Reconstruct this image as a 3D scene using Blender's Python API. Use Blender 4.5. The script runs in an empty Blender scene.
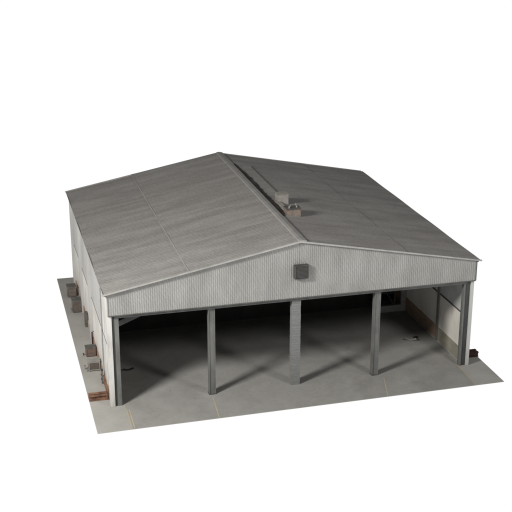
import bpy, bmesh, math, random
from mathutils import Vector, Matrix
random.seed(7)
S = bpy.context.scene
C = S.collection
R = math.radians

# ------------------------------------------------------------------ materials
def mat(name, c1, c2, scale=1.0, stretch=(1, 1, 1), rough=.8, grain=.06, grain_scale=14, bump=.15,
        bump_scale=30, metallic=0.0, lo=.35, hi=.65, stain=None, stain_amt=0.0, stain_scale=.6, stain_stretch=(1, 1, 1), wavy=0):
    m = bpy.data.materials.new(name); m.use_nodes = True
    nt = m.node_tree; N = nt.nodes; L = nt.links
    b = N['Principled BSDF']
    b.inputs['Roughness'].default_value = rough
    b.inputs['Metallic'].default_value = metallic
    b.inputs['Specular IOR Level'].default_value = .3
    tc = N.new('ShaderNodeTexCoord')
    def noise(sc, st, det=5, ro=.6):
        mp = N.new('ShaderNodeMapping'); mp.inputs['Scale'].default_value = st
        L.new(tc.outputs['Object'], mp.inputs['Vector'])
        n = N.new('ShaderNodeTexNoise'); n.inputs['Scale'].default_value = sc
        n.inputs['Detail'].default_value = det; n.inputs['Roughness'].default_value = ro
        L.new(mp.outputs[0], n.inputs['Vector'])
        return n.outputs['Fac']
    def ramp(f, a, z):
        r = N.new('ShaderNodeMapRange'); r.inputs[1].default_value = a; r.inputs[2].default_value = z
        L.new(f, r.inputs[0]); return r.outputs[0]
    def mix(fac, a, z, mode='MIX'):
        x = N.new('ShaderNodeMix'); x.data_type = 'RGBA'; x.blend_type = mode
        if isinstance(fac, (int, float)): x.inputs[0].default_value = fac
        else: L.new(fac, x.inputs[0])
        for i, v in ((6, a), (7, z)):
            if isinstance(v, tuple): x.inputs[i].default_value = v + (1,) if len(v) == 3 else v
            else: L.new(v, x.inputs[i])
        return x.outputs[2]
    col = mix(ramp(noise(scale, stretch), lo, hi), c1, c2)
    if stain:
        f = ramp(noise(stain_scale, stain_stretch, 7, .65), .5, .72)
        k = N.new('ShaderNodeMath'); k.operation = 'MULTIPLY'; k.inputs[1].default_value = stain_amt
        L.new(f, k.inputs[0]); col = mix(k.outputs[0], col, stain)
    g = ramp(noise(grain_scale, (1, 1, 1), 3, .7), .25, .75)
    gm = N.new('ShaderNodeMapRange'); gm.inputs[3].default_value = 1 - grain; gm.inputs[4].default_value = 1 + grain
    L.new(g, gm.inputs[0])
    cb = N.new('ShaderNodeCombineColor')
    for i in range(3): L.new(gm.outputs[0], cb.inputs[i])
    col = mix(1.0, col, cb.outputs[0], 'MULTIPLY')
    if wavy:
        mp = N.new('ShaderNodeMapping'); mp.inputs['Rotation'].default_value = (0, .5, 0); L.new(tc.outputs['Object'], mp.inputs['Vector'])
        wv = N.new('ShaderNodeTexWave'); wv.inputs['Scale'].default_value = 1.5; wv.inputs['Distortion'].default_value = 9
        wv.inputs['Detail'].default_value = 3; wv.inputs['Detail Scale'].default_value = .6; L.new(mp.outputs[0], wv.inputs['Vector'])
        wr = N.new('ShaderNodeMapRange'); wr.inputs[3].default_value = 1 - wavy; wr.inputs[4].default_value = 1 + wavy; L.new(wv.outputs['Fac'], wr.inputs[0])
        wc = N.new('ShaderNodeCombineColor')
        for i in range(3): L.new(wr.outputs[0], wc.inputs[i])
        col = mix(1.0, col, wc.outputs[0], 'MULTIPLY')
    L.new(col, b.inputs['Base Color'])
    if bump:
        bp = N.new('ShaderNodeBump'); bp.inputs['Strength'].default_value = bump; bp.inputs['Distance'].default_value = .03
        L.new(noise(bump_scale, (1, 1, 1), 4, .6), bp.inputs['Height']); L.new(bp.outputs[0], b.inputs['Normal'])
    return m

M = {}
M['roof'] = mat('roof_sheet', (.215, .207, .199), (.285, .277, .267), .8, (.16, 1.3, 1), rough=.72, grain=.17, grain_scale=6,
                bump=.45, bump_scale=8, stain=(.215, .20, .187), stain_amt=.4, stain_scale=.55, stain_stretch=(.16, 1.6, 1))
M['cap'] = mat('ridge_metal', (.25, .244, .232), (.30, .293, .28), 1.2, rough=.6, grain=.08)
M['trim'] = mat('verge_trim', (.28, .276, .262), (.37, .362, .347), 1.5, rough=.55, grain=.05)
M['fascia'] = mat('fascia_sheet', (.235, .233, .222), (.30, .297, .284), .7, (1, 1, .5), rough=.6, grain=.12, grain_scale=9,
                  bump=.6, bump_scale=5, wavy=.05, stain=(.20, .197, .183), stain_amt=.45, stain_scale=.8, stain_stretch=(1, 1, .35))
M['white'] = mat('white_render', (.46, .455, .435), (.56, .555, .53), .9, (1, 1, .4), grain=.08, stain=(.22, .215, .195),
                 stain_amt=.9, stain_scale=1.6, stain_stretch=(1.6, 1.6, .25))
M['greywall'] = mat('grey_cladding', (.36, .358, .345), (.44, .435, .42), .7, (1, 1, .4), grain=.07, stain=(.27, .27, .25),
                    stain_amt=.5, stain_scale=.8, stain_stretch=(1, 1, .3))
M['cream'] = mat('cream_render', (.50, .485, .45), (.60, .585, .55), .8, (1, 1, .5), grain=.06, stain=(.30, .26, .21),
                 stain_amt=.6, stain_scale=.9, stain_stretch=(1, 1, .35))
M['incream'] = mat('inner_render', (.52, .50, .455), (.62, .60, .55), .7, (1, .6, .5), grain=.05, stain=(.25, .21, .165),
                   stain_amt=.7, stain_scale=.6, stain_stretch=(1, 1, .4))
M['inupper'] = mat('inner_upper_sheet', (.33, .335, .325), (.43, .43, .42), .8, grain=.05)
M['browndado'] = mat('brown_dado', (.22, .155, .108), (.31, .225, .16), 1.4, (1, .4, 1), grain=.1, stain=(.11, .09, .07), stain_amt=.7)
M['olivedado'] = mat('olive_dado', (.20, .188, .148), (.27, .255, .21), 1.4, (1, .5, 1), grain=.1, stain=(.11, .10, .07), stain_amt=.5)
M['rustplinth'] = mat('rust_plinth', (.28, .175, .125), (.42, .38, .33), 1.0, (1, .7, 1.5), grain=.12, lo=.42, hi=.6)
M['concrete'] = mat('concrete', (.29, .284, .266), (.35, .345, .327), .35, grain=.05, grain_scale=5, bump=.12, bump_scale=12,
                    stain=(.27, .26, .23), stain_amt=.45, stain_scale=.3)
M['floor'] = mat('floor_concrete', (.235, .231, .219), (.285, .281, .268), .4, grain=.07, grain_scale=5, bump=.12, bump_scale=12,
                 stain=(.165, .16, .15), stain_amt=.5, stain_scale=.35)
M['line'] = mat('faded_paint', (.40, .345, .235), (.34, .31, .25), 1.5, grain=.15, lo=.4, hi=.6)
M['steel'] = mat('grey_steel', (.10, .102, .098), (.15, .152, .146), 1.5, (1, 1, .5), rough=.6, grain=.1, stain=(.12, .115, .10), stain_amt=.6,
                 stain_scale=2, stain_stretch=(1, 1, .3))
M['steellight'] = mat('light_steel', (.24, .24, .23), (.32, .32, .31), 1.5, (1, 1, .5), rough=.6, grain=.12, stain=(.17, .17, .16), stain_amt=.5, stain_scale=2)
M['steeldark'] = mat('dark_steel', (.035, .036, .035), (.06, .062, .06), 1.5, (1, 1, .4), rough=.6, grain=.1)
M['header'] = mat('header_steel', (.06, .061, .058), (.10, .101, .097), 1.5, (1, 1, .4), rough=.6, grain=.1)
M['block'] = mat('block_pillar', (.155, .158, .156), (.19, .193, .19), 1.5, (.5, .5, 6), grain=.14, grain_scale=12, bump=.3, bump_scale=14)
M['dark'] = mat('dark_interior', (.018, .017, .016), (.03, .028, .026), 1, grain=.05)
M['kerb'] = mat('kerb_concrete', (.26, .26, .25), (.33, .33, .32), 1.5, grain=.08)
M['rust'] = mat('rusty_steel', (.10, .052, .036), (.24, .135, .09), 3, (.6, 1, 1), rough=.85, grain=.25, grain_scale=12)
M['rustdark'] = mat('dark_rust', (.028, .013, .010), (.055, .025, .019), 3, rough=.85, grain=.25, grain_scale=12)
M['boxbrown'] = mat('brown_casing', (.10, .082, .071), (.155, .13, .114), 2, grain=.12)
M['boxred'] = mat('red_brown_casing', (.12, .08, .065), (.17, .125, .102), 2, grain=.12)
M['boxtop'] = mat('casing_lid', (.075, .072, .066), (.12, .115, .105), 2, grain=.12)
M['boxframe'] = mat('casing_frame', (.20, .195, .18), (.28, .27, .25), 2, grain=.1)
M['slat'] = mat('vent_metal', (.05, .05, .048), (.07, .07, .067), 2, grain=.08, rough=.6)
M['duct'] = mat('duct_metal', (.25, .24, .225), (.30, .29, .275), 1.2, grain=.1)
M['tar'] = mat('roof_tar', (.014, .012, .010), (.05, .042, .035), 1.2, (2, .5, 1), grain=.2)
M['tan'] = mat('tan_casing', (.22, .208, .19), (.29, .275, .25), 3, grain=.15)
M['scrap'] = mat('scrap_metal', (.28, .285, .28), (.36, .365, .36), 3, rough=.6)
M['fanbrown'] = mat('fan_casing', (.16, .12, .098), (.24, .20, .17), 2.5, grain=.15)
M['pale'] = mat('pale_vent', (.22, .22, .21), (.32, .315, .30), 3)

# ------------------------------------------------------------------ helpers
class MB:
    def __init__(s): s.v = []; s.f = []
    def add(s, vs, fs):
        o = len(s.v); s.v += [tuple(p) for p in vs]; s.f += [tuple(o + i for i in f) for f in fs]; return s
    def box(s, a, b):
        x0, y0, z0 = a; x1, y1, z1 = b
        return s.add([(x0, y0, z0), (x1, y0, z0), (x1, y1, z0), (x0, y1, z0), (x0, y0, z1), (x1, y0, z1), (x1, y1, z1), (x0, y1, z1)],
                     [(0, 3, 2, 1), (4, 5, 6, 7), (0, 1, 5, 4), (1, 2, 6, 5), (2, 3, 7, 6), (3, 0, 4, 7)])
    def bar(s, p, q, w, h):
        p = Vector(p); q = Vector(q); d = (q - p).normalized()
        u = Vector((0, 1, 0)) if abs(d.y) < .9 else Vector((1, 0, 0))
        n = d.cross(u).normalized(); u = n.cross(d).normalized()
        vs = [c + u * a * w / 2 + n * b * h / 2 for c in (p, q) for a, b in ((-1, -1), (1, -1), (1, 1), (-1, 1))]
        return s.add(vs, [(3, 2, 1, 0), (4, 5, 6, 7), (0, 1, 5, 4), (1, 2, 6, 5), (2, 3, 7, 6), (3, 0, 4, 7)])
    def tube(s, pts, r, n=10):
        pts = [Vector(p) for p in pts]; vs = []; fs = []
        for i, p in enumerate(pts):
            d = (pts[min(i + 1, len(pts) - 1)] - pts[max(i - 1, 0)]).normalized()
            a = Vector((0, 0, 1)) if abs(d.z) < .9 else Vector((1, 0, 0))
            u = d.cross(a).normalized(); w = d.cross(u)
            for k in range(n):
                t = 2 * math.pi * k / n; vs.append(p + (u * math.cos(t) + w * math.sin(t)) * r)
        for i in range(len(pts) - 1):
            for k in range(n):
                fs.append((i * n + k, i * n + (k + 1) % n, (i + 1) * n + (k + 1) % n, (i + 1) * n + k))
        fs.append(tuple(range(n))[::-1]); fs.append(tuple((len(pts) - 1) * n + k for k in range(n)))
        return s.add(vs, fs)
    def prism(s, poly, axis, a, b):
        """closed outline poly (2D) swept along an axis from a to b"""
        def P(p, t):
            return {'x': (t, p[0], p[1]), 'y': (p[0], t, p[1]), 'z': (p[0], p[1], t)}[axis]
        n = len(poly)
        return s.add([P(p, a) for p in poly] + [P(p, b) for p in poly],
                     [tuple(range(n)), tuple(range(2 * n - 1, n - 1, -1))] + [(i, i + n, (i + 1) % n + n, (i + 1) % n) for i in range(n)])
    def build(s, name, m, parent=None, bevel=0, jitter=0):
        me = bpy.data.meshes.new(name); me.from_pydata(s.v, [], s.f)
        bm = bmesh.new(); bm.from_mesh(me)
        if jitter:
            for v in bm.verts: v.co += Vector([random.uniform(-jitter, jitter) for _ in range(3)])
        bmesh.ops.recalc_face_normals(bm, faces=bm.faces)
        if bevel: bmesh.ops.bevel(bm, geom=bm.edges[:], offset=bevel, segments=2, affect='EDGES', clamp_overlap=True)
        bm.to_mesh(me); bm.free()
        me.materials.append(M[m]); o = bpy.data.objects.new(name, me); C.objects.link(o)
        if parent: o.parent = parent
        return o

def tag(o, label=None, cat=None, group=None, kind=None):
    for k, v in (('label', label), ('category', cat), ('group', group), ('kind', kind)):
        if v: o[k] = v
    return o
def empty(name, loc, label, cat, group=None, rz=0):
    o = bpy.data.objects.new(name, None); o.location = loc; o.rotation_euler = (0, 0, rz); C.objects.link(o)
    o.empty_display_size = .3
    return tag(o, label, cat, group)

EX, EZ, AZ = 12.32, 7.653, 9.966           # eave half-width, eave height, apex height
SL = (AZ - EZ) / EX
def rz(x): return AZ - SL * abs(x)

# ------------------------------------------------------------------ setting
g = MB().prism([(-13.36, -3.2), (13.29, -2.92), (13.42, 23.6), (-13.37, 23.86)], 'z', -.02, 0).build('pavement', 'concrete')
tag(g, kind='structure')
fl = MB().prism([(-11.25, -3.15), (11.25, -2.9), (11.47, 2), (11.71, 2), (11.71, 21.9), (-11.71, 21.9), (-11.71, 2), (-11.25, 2)], 'z', -.01, .004).build('floor', 'floor')
tag(fl, kind='structure')
for n, (x0, y0, x1, y1) in enumerate(((-11.24, -.5, -11.28, -3.14), (-11.08, -.6, -11.12, -3.05), (-5.68, -.2, -5.9, -3.08), (5.85, -.4, 5.16, -2.96), (11.41, .5, 11.27, -2.93))):
    w = .035
    l = MB().prism([(x0 - w, y0), (x1 - w, y1), (x1 + w, y1), (x0 + w, y0)], 'z', .0045, .008 + n * .0002).build('painted_line', 'line')
    tag(l, kind='structure')

# ------------------------------------------------------------------ the building
B = empty('warehouse', (0, 0, 0), 'grey gabled warehouse with corrugated front gable, open bays and three front posts', 'warehouse')

# side walls -----------------------------------------------------
def side(s):
    X0, X1 = (-12.0, -11.72) if s < 0 else (11.72, 12.0)
    # outside / inside skins of one wall; core in the middle
    core = MB().box((X0 + .03, .45, 0), (X1 - .03, 22.5, 7.5))
    w = core.build('side_wall', 'greywall', B)
    o0, o1 = ((X0, X0 + .03) if s < 0 else (X1 - .03, X1))
    i0, i1 = ((X1 - .03, X1) if s < 0 else (X0, X0 + .03))
    for (a, b) in ((.45, 3.85), (4.1, 10.0), (10.7, 16.0), (16.7, 22.5)):
        MB().box((o0, a + .012, .55), (o1, b - .012, 3.52)).build('lower_panel', 'white' if a < 4 else 'cream', w)
        MB().box((o0, a + .012, 3.57), (o1, b - .012, 7.5)).build('upper_panel', 'greywall' if a > 4 else 'white', w)
    MB().box((o0 - (.015 if s < 0 else 0), .5, 3.52), (o1 + (.015 if s > 0 else 0), 22.4, 3.57)).build('joint_strip', 'slat', w)
    pl = MB().box((o0 - (.05 if s < 0 else 0), .5, 0), (o1 + (.05 if s > 0 else 0), 22.5, .55)).build('plinth', 'rustplinth', w)
    # pilasters and downpipe on the outside
    for a in (10.0, 16.0, 21.6):
        q = .17
        MB().box((X0 - q, a, 0) if s < 0 else (X1 - .03, a, 0), (X0 + .03, a + .7, 7.5) if s < 0 else (X1 + q, a + .7, 7.5)).build('pilaster', 'greywall', w)
    xo = X0 - .045 if s < 0 else X1 + .045
    dp = MB().tube([(xo, 3.97, .1), (xo, 3.97, 7.4)], .04)
    dp.build('downpipe', 'steellight', w)
    # gutter under the eave
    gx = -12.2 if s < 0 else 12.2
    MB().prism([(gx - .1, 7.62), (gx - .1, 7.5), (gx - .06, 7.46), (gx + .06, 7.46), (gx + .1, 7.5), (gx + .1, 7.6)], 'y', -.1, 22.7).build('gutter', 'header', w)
    # inside skin
    ys = [(.45, 4.3), (4.62, 10.3), (10.6, 16.1), (16.4, 22.0)]
    for k, (a, b) in enumerate(ys):
        MB().box((i0, a, 1.07), (i1, b, 3.56)).build('inner_panel', 'incream', w)
        MB().box((i0, a, 3.64), (i1, b, 7.4)).build('inner_upper_panel', 'inupper', w)
        d = MB().box((i0 - (.02 if s > 0 else 0), a, .07), (i1 + (.02 if s < 0 else 0), b, 1.06)).build('dado', 'olivedado' if k == 0 else 'browndado', w)
        d['label'] = 'olive green painted dado' if k == 0 else 'brown painted dado'
    MB().box((i0 - (.035 if s > 0 else 0), .45, 0.004), (i1 + (.035 if s < 0 else 0), 22, .065)).build('skirting', 'kerb', w)
    MB().box((i0 - (.05 if s > 0 else 0), .45, 3.565), (i1 + (.05 if s < 0 else 0), 22, 3.635)).build('girt', 'header', w)
    for a in (4.3, 10.3, 16.1):
        x0, x1 = (11.62, 11.72) if s > 0 else (-11.72, -11.62)
        MB().box((x0, a + .0, .004), (x1, a + .04, 7.3)).box((x0 + .03, a + .04, .004), (x1 - .03, a + .22, 7.3)).box((x0, a + .22, .004), (x1, a + .26, 7.3)).build('inner_column', 'steel', w)
    return w
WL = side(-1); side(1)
# back wall
bw = MB().prism([(-12, 0), (12, 0), (12, 7.5), (0, 9.75), (-12, 7.5)], 'y', 22.1, 22.5).build('back_wall', 'greywall', B)
for k in range(4):
    x = -9 + k * 6
    MB().box((x - .6, 22.49, 3.4), (x + .6, 22.56, 5)).build('shutter', 'header', bw)
# front corner pilasters
for s in (-1, 1):
    a, b = (-12.14, -11.84) if s < 0 else (11.88, 12.11)
    c = MB().box((a, .0, 0), (b, .5, 7.5))
    c.build('corner_pilaster', 'white' if s < 0 else 'greywall', B, bevel=.015)
    # dark door track and grey jamb post
    a, b = (-11.84, -11.68) if s < 0 else (11.55, 11.88)
    MB().box((a, .1, .0), (b, .45, 6.1)).build('door_track', 'steeldark', B)
    a, b = (-11.68, -11.42) if s < 0 else (11.43, 11.55)
    MB().box((a, .06, .0), (b, .12, 5.95)).box((a + .03, .12, .0), (b - .03, .32, 5.95)).box((a, .32, .0), (b, .38, 5.95)).build('jamb_post', 'steel', B)
MB().box((-11.95, .52, .004), (-11.8, .7, 1)).build('jamb_foot', 'steeldark', B)

# fascia: corrugated gable sheet ---------------------------------
def fascia():
    m = MB(); xs = []
    x = -12.05; P = .135; k = 0
    prof = ((0, 0), (.04, 0), (.058, 1), (.117, 1))
    while x < 12.1:
        for dx, d in prof:
            if x + dx < 12.1: xs.append((x + dx, d))
        x += P
    xs.append((12.1, 0))
    if all(abs(a) > 1e-3 for a, _ in xs): xs.append((0, 1))
    xs.sort()
    vs = []; fs = []
    for (a, d) in xs:
        zt = rz(a) - .03; y = -.125 + .015 * d
        vs += [(a, y, 6.19), (a, y, zt), (a, -.03, zt), (a, -.03, 6.19)]
    for i in range(len(xs) - 1):
        o = i * 4
        for j in range(4): fs.append((o + j, o + (j + 1) % 4, o + 4 + (j + 1) % 4, o + 4 + j))
    fs.append((0, 1, 2, 3)); e = (len(xs) - 1) * 4; fs.append((e, e + 1, e + 2, e + 3))
    return m.add(vs, fs)
fo = fascia().build('gable_fascia', 'fascia', B)
fo['label'] = 'ribbed grey metal gable fascia over the openings'
MB().box((-12.08, -.15, 6.14), (12.13, -.02, 6.188)).build('drip_flashing', 'header', fo)
MB().box((12.1, -.16, 6.19), (12.16, .05, 7.6)).build('corner_flashing', 'header', fo)
MB().box((-12.09, -.16, 6.19), (-12.05, .05, 7.6)).build('corner_flashing', 'steellight', fo)
MB().box((-11.68, -.01, 5.95), (11.62, .4, 6.38)).build('header_beam', 'header', B)
# wall vent on the gable
v = MB().box((-.36, -.42, 7.53), (-.31, -.13, 8.43)).box((.47, -.42, 7.53), (.52, -.13, 8.43)).box((-.31, -.42, 8.38), (.47, -.13, 8.43)).box((-.31, -.42, 7.53), (.47, -.13, 7.58)).build('gable_vent', 'slat', B)
v['label'] = 'square dark grey vent housing near the apex'
sm = MB()
for k in range(9):
    z = 7.62 + k * .085
    sm.add([(-.31, -.41, z), (.47, -.41, z), (.47, -.33, z + .082), (-.31, -.33, z + .082), (-.31, -.41, z - .01), (.47, -.41, z - .01), (.47, -.33, z + .06), (-.31, -.33, z + .072)],
           [(0, 1, 2, 3), (7, 6, 5, 4), (0, 4, 5, 1), (3, 2, 6, 7), (0, 3, 7, 4), (1, 5, 6, 2)])
sm.build('louvre', 'slat', v)
MB().box((-.31, -.3, 7.58), (.47, -.25, 8.38)).build('backing', 'slat', v)

# roof ------------------------------------------------------------
def sheet(s, xa, xb, lift, y0, y1, th=.05, skew=0):
    """one corrugated roof slope running from |x|=xa (upper) to xb (lower)"""
    ys = []; y = y0; P = .25
    while y < y1:
        for dy, d in ((0, 0), (.09, 0), (.125, 1), (.215, 1)):
            if y + dy < y1: ys.append((y + dy, d))
        y += P
    ys.append((y1, 0))
    vs = []; fs = []
    nx = 6
    for (y, d) in ys:
        for k in range(nx + 1):
            x = xa + (xb - xa) * k / nx
            if k == nx: x += skew * (y - y0) / (y1 - y0)
            w = .012 * math.sin(y * .9 + k * 2.1 + s)          # slight sag of the sheets
            vs.append((s * x, y, rz(x) + lift + .008 * d + w * (0 if k in (0,) else 1)))
    n = nx + 1; c = len(vs)
    for (y, d) in ys:
        for k in range(nx + 1):
            x = xa + (xb - xa) * k / nx
            if k == nx: x += skew * (y - y0) / (y1 - y0)
            vs.append((s * x, y, rz(x) + lift - th))
    for i in range(len(ys) - 1):
        for k in range(nx):
            a = i * n + k; fs.append((a, a + 1, a + 1 + n, a + n)); a += c; fs.append((a, a + n, a + 1 + n, a + 1))
        for k in (0, nx):
            a = i * n + k; fs.append((a, a + n, a + n + c, a + c))
    for i in (0, len(ys) - 1):
        for k in range(nx):
            a = i * n + k; fs.append((a, a + 1, a + 1 + c, a + c))
    return MB().add(vs, fs)
RF = MB().prism([(-12.1, rz(12.1) - .10), (0, AZ - .10), (12.1, rz(12.1) - .10), (12.1, rz(12.1) - .16), (0, AZ - .16), (-12.1, rz(12.1) - .16)], 'y', -.02, 22.6).build('roof', 'dark', B)
for s in (-1, 1):
    q = sheet(s, 7.0, EX, -.045 if s < 0 else -.02, -.28, 22.78, skew=.2 if s > 0 else 0).build('lower_roof_sheet', 'roof', RF)
    q = sheet(s, .02, 7.06 if s < 0 else 7.2, .055 if s < 0 else .01, -.28, 22.78, th=.08).build('upper_roof_sheet', 'roof', RF)
    if s < 0:
        MB().prism([(-7.085, rz(7.085) - .02), (-7.085, rz(7.085) + .075), (-7.045, rz(7.045) + .077), (-7.045, rz(7.045) + .05)], 'y', -.27, 22.75).build('lap_flashing', 'cap', RF)
    # verge trim
    e = EX + .06
    for (y0, y1, mm) in ((-.36, -.285, 'trim'), (22.785, 22.82, 'roof')):
        MB().prism([(s * .0, AZ + .065), (s * e, rz(e) + .02), (s * e, rz(e) - .07), (s * .0, AZ - .045)], 'y', y0, y1).build('verge_trim', mm, RF)
MB().prism([(-.14, rz(.14) + .05), (-.10, AZ + .085), (.10, AZ + .115), (.40, AZ + .05), (.45, rz(.45) + .02), (.3, rz(.3) + .01)], 'y', -.30, 22.8).build('ridge_cap', 'cap', RF)
# rafters under the roof
for y in (1.0, 4.45, 10.9, 16.25, 21.5):
    r = MB()
    for s in (-1, 1):
        r.bar((s * 11.65, y, rz(11.65) - .5), (0, y, AZ - .5), .22, .45)
        if s < 0 or y > 12: r.bar((s * 11.66, y, 5.05), (s * 8.3, y, 6.4), .2, .34)
    r.build('rafter', 'header', B)

# front posts ------------------------------------------------------
def hpost(x, w, d, m):
    p = MB().box((x - w / 2, .12, .004), (x - w / 2 + .05, .12 + d, 5.95)).box((x + w / 2 - .05, .12, .004), (x + w / 2, .12 + d, 5.95))
    p.box((x - w / 2 + .05, .16, .004), (x + w / 2 - .05, .20, 5.95))
    p.box((x - w / 2 + .05, .12 + d - .05, .004), (x + w / 2 - .05, .12 + d - .01, 5.95))
    o = p.build('post', m, B)
    MB().box((x - w / 2 - .025, .095, .004), (x + w / 2 + .025, .145 + d, .03)).build('base_plate', 'steeldark', o)
    return o
hpost(-5.60, .42, .4, 'steel')
hpost(5.42, .42, .4, 'steel')
pm = MB(); z = .004; k = 0
while z < 5.95:
    h = min(.19, 5.95 - z); j = random.uniform(-.008, .008); t = random.uniform(-.006, .006)
    pm.box((-.38 + j, .12 + t, z + .006), (.21 + j, .53, z + h)); z += h + .0; k += 1
po = pm.build('post', 'block', B); po['label'] = 'broad middle post of rough pale blocks'
MB().box((-.40, .10, 1.86), (.23, .55, 1.92)).build('band', 'block', po)

# inner partition in the gloom ---------------------------------------
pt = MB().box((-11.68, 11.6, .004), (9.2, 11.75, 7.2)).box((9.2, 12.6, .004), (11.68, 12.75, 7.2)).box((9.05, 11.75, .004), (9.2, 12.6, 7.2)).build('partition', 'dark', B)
MB().box((9.25, 10.2, .004), (11.68, 10.43, .52)).build('low_kerb', 'kerb', pt)
fr = MB().box((9.3, 10.22, .52), (9.42, 10.34, 3.4)).box((10.72, 10.22, .52), (10.82, 10.34, 3.4)).box((9.42, 10.22, 3.3), (10.72, 10.34, 3.4)).box((9.42, 10.24, 1.5), (10.72, 10.32, 1.56))
fr.bar((9.45, 10.28, 2.6), (10.7, 10.28, .6), .05, .06)
fr.build('screen_frame', 'steeldark', pt)
MB().box((11.3, 10.22, .522), (11.68, 10.42, 7)).build('pier', 'tan', pt)

# small fittings on the left wall
MB().box((-12.24, 13.1, 0), (-12.03, 13.7, 1.05)).build('wall_cupboard', 'boxtop', B, bevel=.01)
MB().tube([(-12.12, 9.75, 0), (-12.12, 9.75, 1.0), (-12.02, 9.75, 1.08)], .05).build('vent_pipe', 'rustdark', B)

# ------------------------------------------------------------------ things on the roof
def on_roof(x): return rz(x) + .03
d = empty('roof_duct', (1.3, 12.5, on_roof(1.85)), 'long low grey duct with a dark flank lying beside the roof ridge', 'duct')
L0, L1 = -3.4, 6.6
MB().box((-.35, L0, -.02), (.45, L1, .13)).build('casing', 'roof', d, bevel=.02)
MB().box((-.52, L0 - 3.4, .02), (-.353, L1, .11)).build('flank', 'tar', d)
MB().box((-.35, L0 - 3.3, -.02), (-.02, L0 - .01, .26)).build('neck', 'tan', d, bevel=.02)
t = MB(); ny = 48; vs = []; fs = []
for i in range(ny + 1):
    y = 5.3 + i * 14.2 / ny; e = min(1, i / 5, (ny - i) / 10)
    a = .455 + .12 * (1 - e); b = .8 + random.uniform(-.03, .12) * e - .15 * (1 - e)
    for x, dz in ((a, .04), (b, .04), (b, .055), (a, .055)): vs.append((x, y, rz(x) + dz))
for i in range(ny):
    o = i * 4
    for j in range(4): fs.append((o + j, o + (j + 1) % 4, o + 4 + (j + 1) % 4, o + 4 + j))
fs += [(0, 1, 2, 3), (4 * ny, 4 * ny + 1, 4 * ny + 2, 4 * ny + 3)]
t.add(vs, fs)
tag(t.build('tar_strip', 'tar'), 'black tar strip lying between the ridge cap and the roof duct', 'tar strip')
u = empty('rooftop_box', (1.45, 8.95, on_roof(1.75)), 'plain tan cube housing on the roof at the near end of the duct', 'vent box')
MB().box((-.40, -.36, -.04), (.40, .36, .70)).build('casing', 'tan', u, bevel=.03)
MB().box((-.42, -.38, .70), (.42, .38, .73)).build('lid', 'tan', u)
u = empty('rooftop_fan', (1.35, 6.05, on_roof(1.7)), 'brown rooftop unit with two small pale cowls, nearest to the front gable', 'roof fan')
MB().box((-.50, -.40, -.04), (.50, .40, .50)).build('casing', 'fanbrown', u, bevel=.03)
MB().box((-.52, -.42, .50), (.52, .42, .55)).build('lid', 'boxtop', u)
for x, y, t in ((-.28, -.2, .1), (.27, -.1, -.1)):
    MB().tube([(x, y, .55), (x, y, .66), (x + t, y - .05, .80)], .055).build('cowl', 'pale', u)

# ------------------------------------------------------------------ units along the left wall
GU = 'machine casings standing along the left wall'
def unit(x0, x1, y, dep, h, label, body, style):
    o = empty('outdoor_unit', ((x0 + x1) / 2, y, 0), label, 'machine unit', GU)
    w = (x1 - x0) / 2
    MB().box((-w, .0, .06), (w, dep, h)).build('casing', body, o, bevel=.012)
    MB().box((-w - .03, -.04, h), (w + .03, dep + .03, h + .05)).build('lid', 'boxtop' if style != 2 else 'boxframe', o, bevel=.01)
    f = MB().box((-w, -.03, .06), (-w + .07, -.002, h)).box((w - .07, -.03, .06), (w, -.002, h))
    f.box((-w + .07, -.03, .06), (w - .07, -.002, .13)).box((-w + .07, -.03, h - .07), (w - .07, -.002, h))
    f.build('front_frame', 'boxframe' if style == 2 else 'boxtop' if style == 1 else body, o)
    if style:
        l = MB(); z = .17
        while z < h - .1:
            l.box((-w + .07, -.018, z), (w - .07, -.002, z + .018)); z += .05
        l.build('grille', 'boxbrown', o)
    else:
        MB().box((-w + .12, -.02, h * .45), (w - .12, -.002, h * .5)).build('handle', 'boxtop', o)
    for sx in (-1, 1): MB().box((sx * (w - .09) - .04, .03, 0), (sx * (w - .09) + .04, dep - .03, .06)).build('foot', 'steeldark', o)
unit(-12.92, -12.25, 19.4, .7, .85, 'brown machine casing by the left wall, farthest back of the four', 'boxbrown', 0)
unit(-12.86, -12.18, 16.1, .75, .95, 'tall brown grey machine casing with a dark lid, second farthest by the left wall', 'boxbrown', 1)
unit(-12.78, -12.12, 7.85, .6, .62, 'red brown machine casing with a dark lid, behind the framed unit by the left wall', 'boxred', 0)
unit(-12.88, -12.1, 5.5, .5, .68, 'brown grilled unit with a pale grey frame, nearest to the front along the left wall', 'boxbrown', 2)

def hydrant(x, y, h, label, m='boxframe'):
    o = empty('standpipe', (x, y, 0), label, 'standpipe', 'small standpipes along the left wall')
    MB().tube([(0, 0, 0), (0, 0, h)], .03).build('pipe', m, o)
    MB().tube([(-.05, 0, h), (.05, 0, h)], .028).build('valve', 'steeldark', o)
hydrant(-12.93, 8.2, .16, 'stubby dark standpipe left of the red brown casing', 'steeldark')
hydrant(-13.08, 5.95, .26, 'small pale standpipe left of the framed grille unit')
hydrant(-12.98, 5.55, .2, 'lowest pale standpipe at the front corner of the framed grille unit')
hydrant(-12.93, 16.5, .2, 'small pale standpipe left of the tall brown grey casing')
o = empty('wall_post', (-12.22, 3.5, 0), 'dark grey post with a cap, upright against the rusty wall base near the front corner', 'post')
MB().box((-.05, -.06, 0), (.05, .06, .95)).build('shaft', 'steel', o); MB().box((-.07, -.08, .95), (.07, .08, 1.03)).build('cap', 'steeldark', o)
for k in (.3, .62): MB().box((-.085, -.07, k), (-.05, .07, k + .05)).build('bracket', 'steeldark', o)

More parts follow.
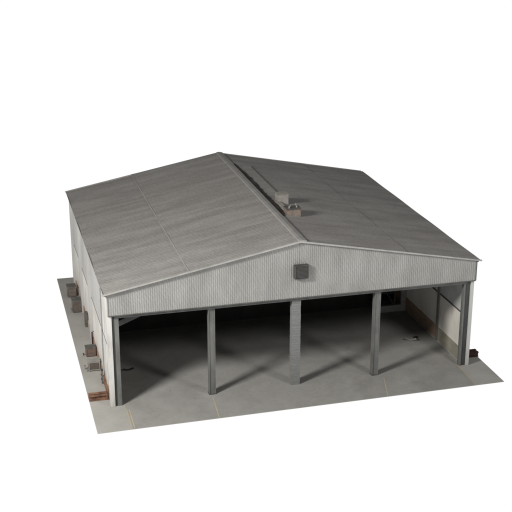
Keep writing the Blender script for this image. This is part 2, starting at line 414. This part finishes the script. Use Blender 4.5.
# rusty beams sticking out either side of the front corners
def beam(loc, L, label, m, sgn):
    o = empty('steel_beam', loc, label, 'steel beam', 'rusty beams beside the front corners')
    for k, y in enumerate((0, .34)):
        b = MB().box((0, y, 0), (L, y + .26, .035)).box((0, y + .10, .035), (L, y + .16, .30)).box((0, y, .30), (L, y + .26, .335))
        b.build('beam_length', m, o, bevel=.008)
    MB().box((.02 if sgn > 0 else L - .1, -.02, .0), (.1 if sgn > 0 else L - .02, -.003, .38)).build('end_strap', m, o)
    return o
beam((-13.36, 1.08, 0), 1.18, 'orange rusty steel beam lying outside the left front corner', 'rust', -1)
beam((12.14, 1.1, 0), 1.25, 'dark rusty steel beam lying outside the right front corner', 'rustdark', 1)
s_ = empty('steel_plate', (-12.12, .95, 0), 'orange rusty plate leaning along the left wall beside the front corner', 'steel plate')
MB().box((-.02, .05, .0), (.06, 2.6, .48)).build('plate', 'rust', s_, bevel=.01)
MB().box((-.05, 0.02, .48), (.065, 2.65, .53)).build('rail', 'rust', s_)

# scrap on the floor
def scrap(loc, rzz, label, sc, m):
    vs = []; fs = []; n = 9
    for i in range(n):
        t = i / (n - 1); a = math.pi * (.15 + .75 * t)
        x = -math.cos(a) * .36; z = .02 + .17 * abs(math.cos(a)) ** 1.5
        for y in (-.1, .12):
            for dz in (0, .012): vs.append((x * sc, (y + .12 * math.sin(a * 1.3)) * sc, (z + dz) * sc))
    for i in range(n - 1):
        o = i * 4; fs += [(o, o + 4, o + 6, o + 2), (o + 1, o + 3, o + 7, o + 5), (o, o + 1, o + 5, o + 4), (o + 2, o + 6, o + 7, o + 3)]
    fs += [(0, 2, 3, 1), (4 * n - 4, 4 * n - 3, 4 * n - 1, 4 * n - 2)]
    o = MB().add(vs, fs).build('metal_scrap', m)
    o.location = loc; o.rotation_euler = (0, 0, rzz)
    tag(o, label, 'scrap', 'bent scrap pieces on the warehouse floor')
scrap((9.85, 4.75, .004), -.25, 'bent pale metal scrap on the floor near the right inner wall', 1.15, 'scrap')
scrap((-10.3, 4.95, .004), .1, 'dark bent metal scrap on the floor just inside the left jamb', 1.0, 'steeldark')
k = MB().prism([(10.12, 4.85), (10.5, 5.0), (10.62, 5.35), (10.3, 5.3)], 'z', .004, .09).build('scrap_shadow_block', 'dark', bevel=.03); tag(k, 'black block standing in for the shadow beside the bent scrap near the right inner wall', 'block')  # flat black shape painting the dark shadow to the right of the pale scrap
k = MB().box((-8.24, 1.28, .004), (-8.12, 1.36, .05)).build('concrete_chip', 'pale', bevel=.012, jitter=.01); tag(k, 'tiny pale chip lying on the floor of the left bay', 'chip')

# ------------------------------------------------------------------ light
W = bpy.data.worlds.new('World'); S.world = W; W.use_nodes = True
nt = W.node_tree; N = nt.nodes; L = nt.links; bg = N['Background']
tc = N.new('ShaderNodeTexCoord'); sp = N.new('ShaderNodeSeparateXYZ'); L.new(tc.outputs['Generated'], sp.inputs[0])
mr = N.new('ShaderNodeMapRange'); mr.inputs[1].default_value = 0; mr.inputs[2].default_value = .14
mr.inputs[3].default_value = 1.0; mr.inputs[4].default_value = .12; L.new(sp.outputs['Z'], mr.inputs[0])
cb = N.new('ShaderNodeCombineColor')
for i in range(3): L.new(mr.outputs[0], cb.inputs[i])
L.new(cb.outputs[0], bg.inputs[0]); bg.inputs[1].default_value = 1.0

def lamp(name, az, el, dist, power, size, tgt=(0, 4, 2), col=(1, .985, .96)):
    """studio softbox; az = direction its light travels (0 = +Y, clockwise)"""
    l = bpy.data.lights.new(name, 'AREA'); l.shape = 'DISK'; l.size = size; l.energy = power; l.color = col
    o = bpy.data.objects.new(name, l); C.objects.link(o)
    a = R(az); e = R(el)
    d = Vector((math.sin(a) * math.cos(e), math.cos(a) * math.cos(e), -math.sin(e)))
    o.location = Vector(tgt) - d * dist
    o.rotation_euler = d.to_track_quat('-Z', 'Y').to_euler()
lamp('softbox', 59, 34, 48, 23000, 8, (0, 2, 2), (1, .97, .925))
lamp('softbox', -28, 34, 52, 7000, 9, (0, 2, 2), (1, .98, .95))

# ------------------------------------------------------------------ camera
cd = bpy.data.cameras.new('Camera'); co = bpy.data.objects.new('Camera', cd); C.objects.link(co)
cd.sensor_width = 36; cd.lens = 36 * 1100.27 / 512; cd.clip_end = 500
co.location = (-19.06, -61.92, 31.815); co.rotation_euler = (math.pi / 2 - .3398, 0.0, -.2572)
S.camera = co
S.view_settings.view_transform = 'Standard'; S.view_settings.look = 'None'; S.view_settings.exposure = 0; S.view_settings.gamma = 1
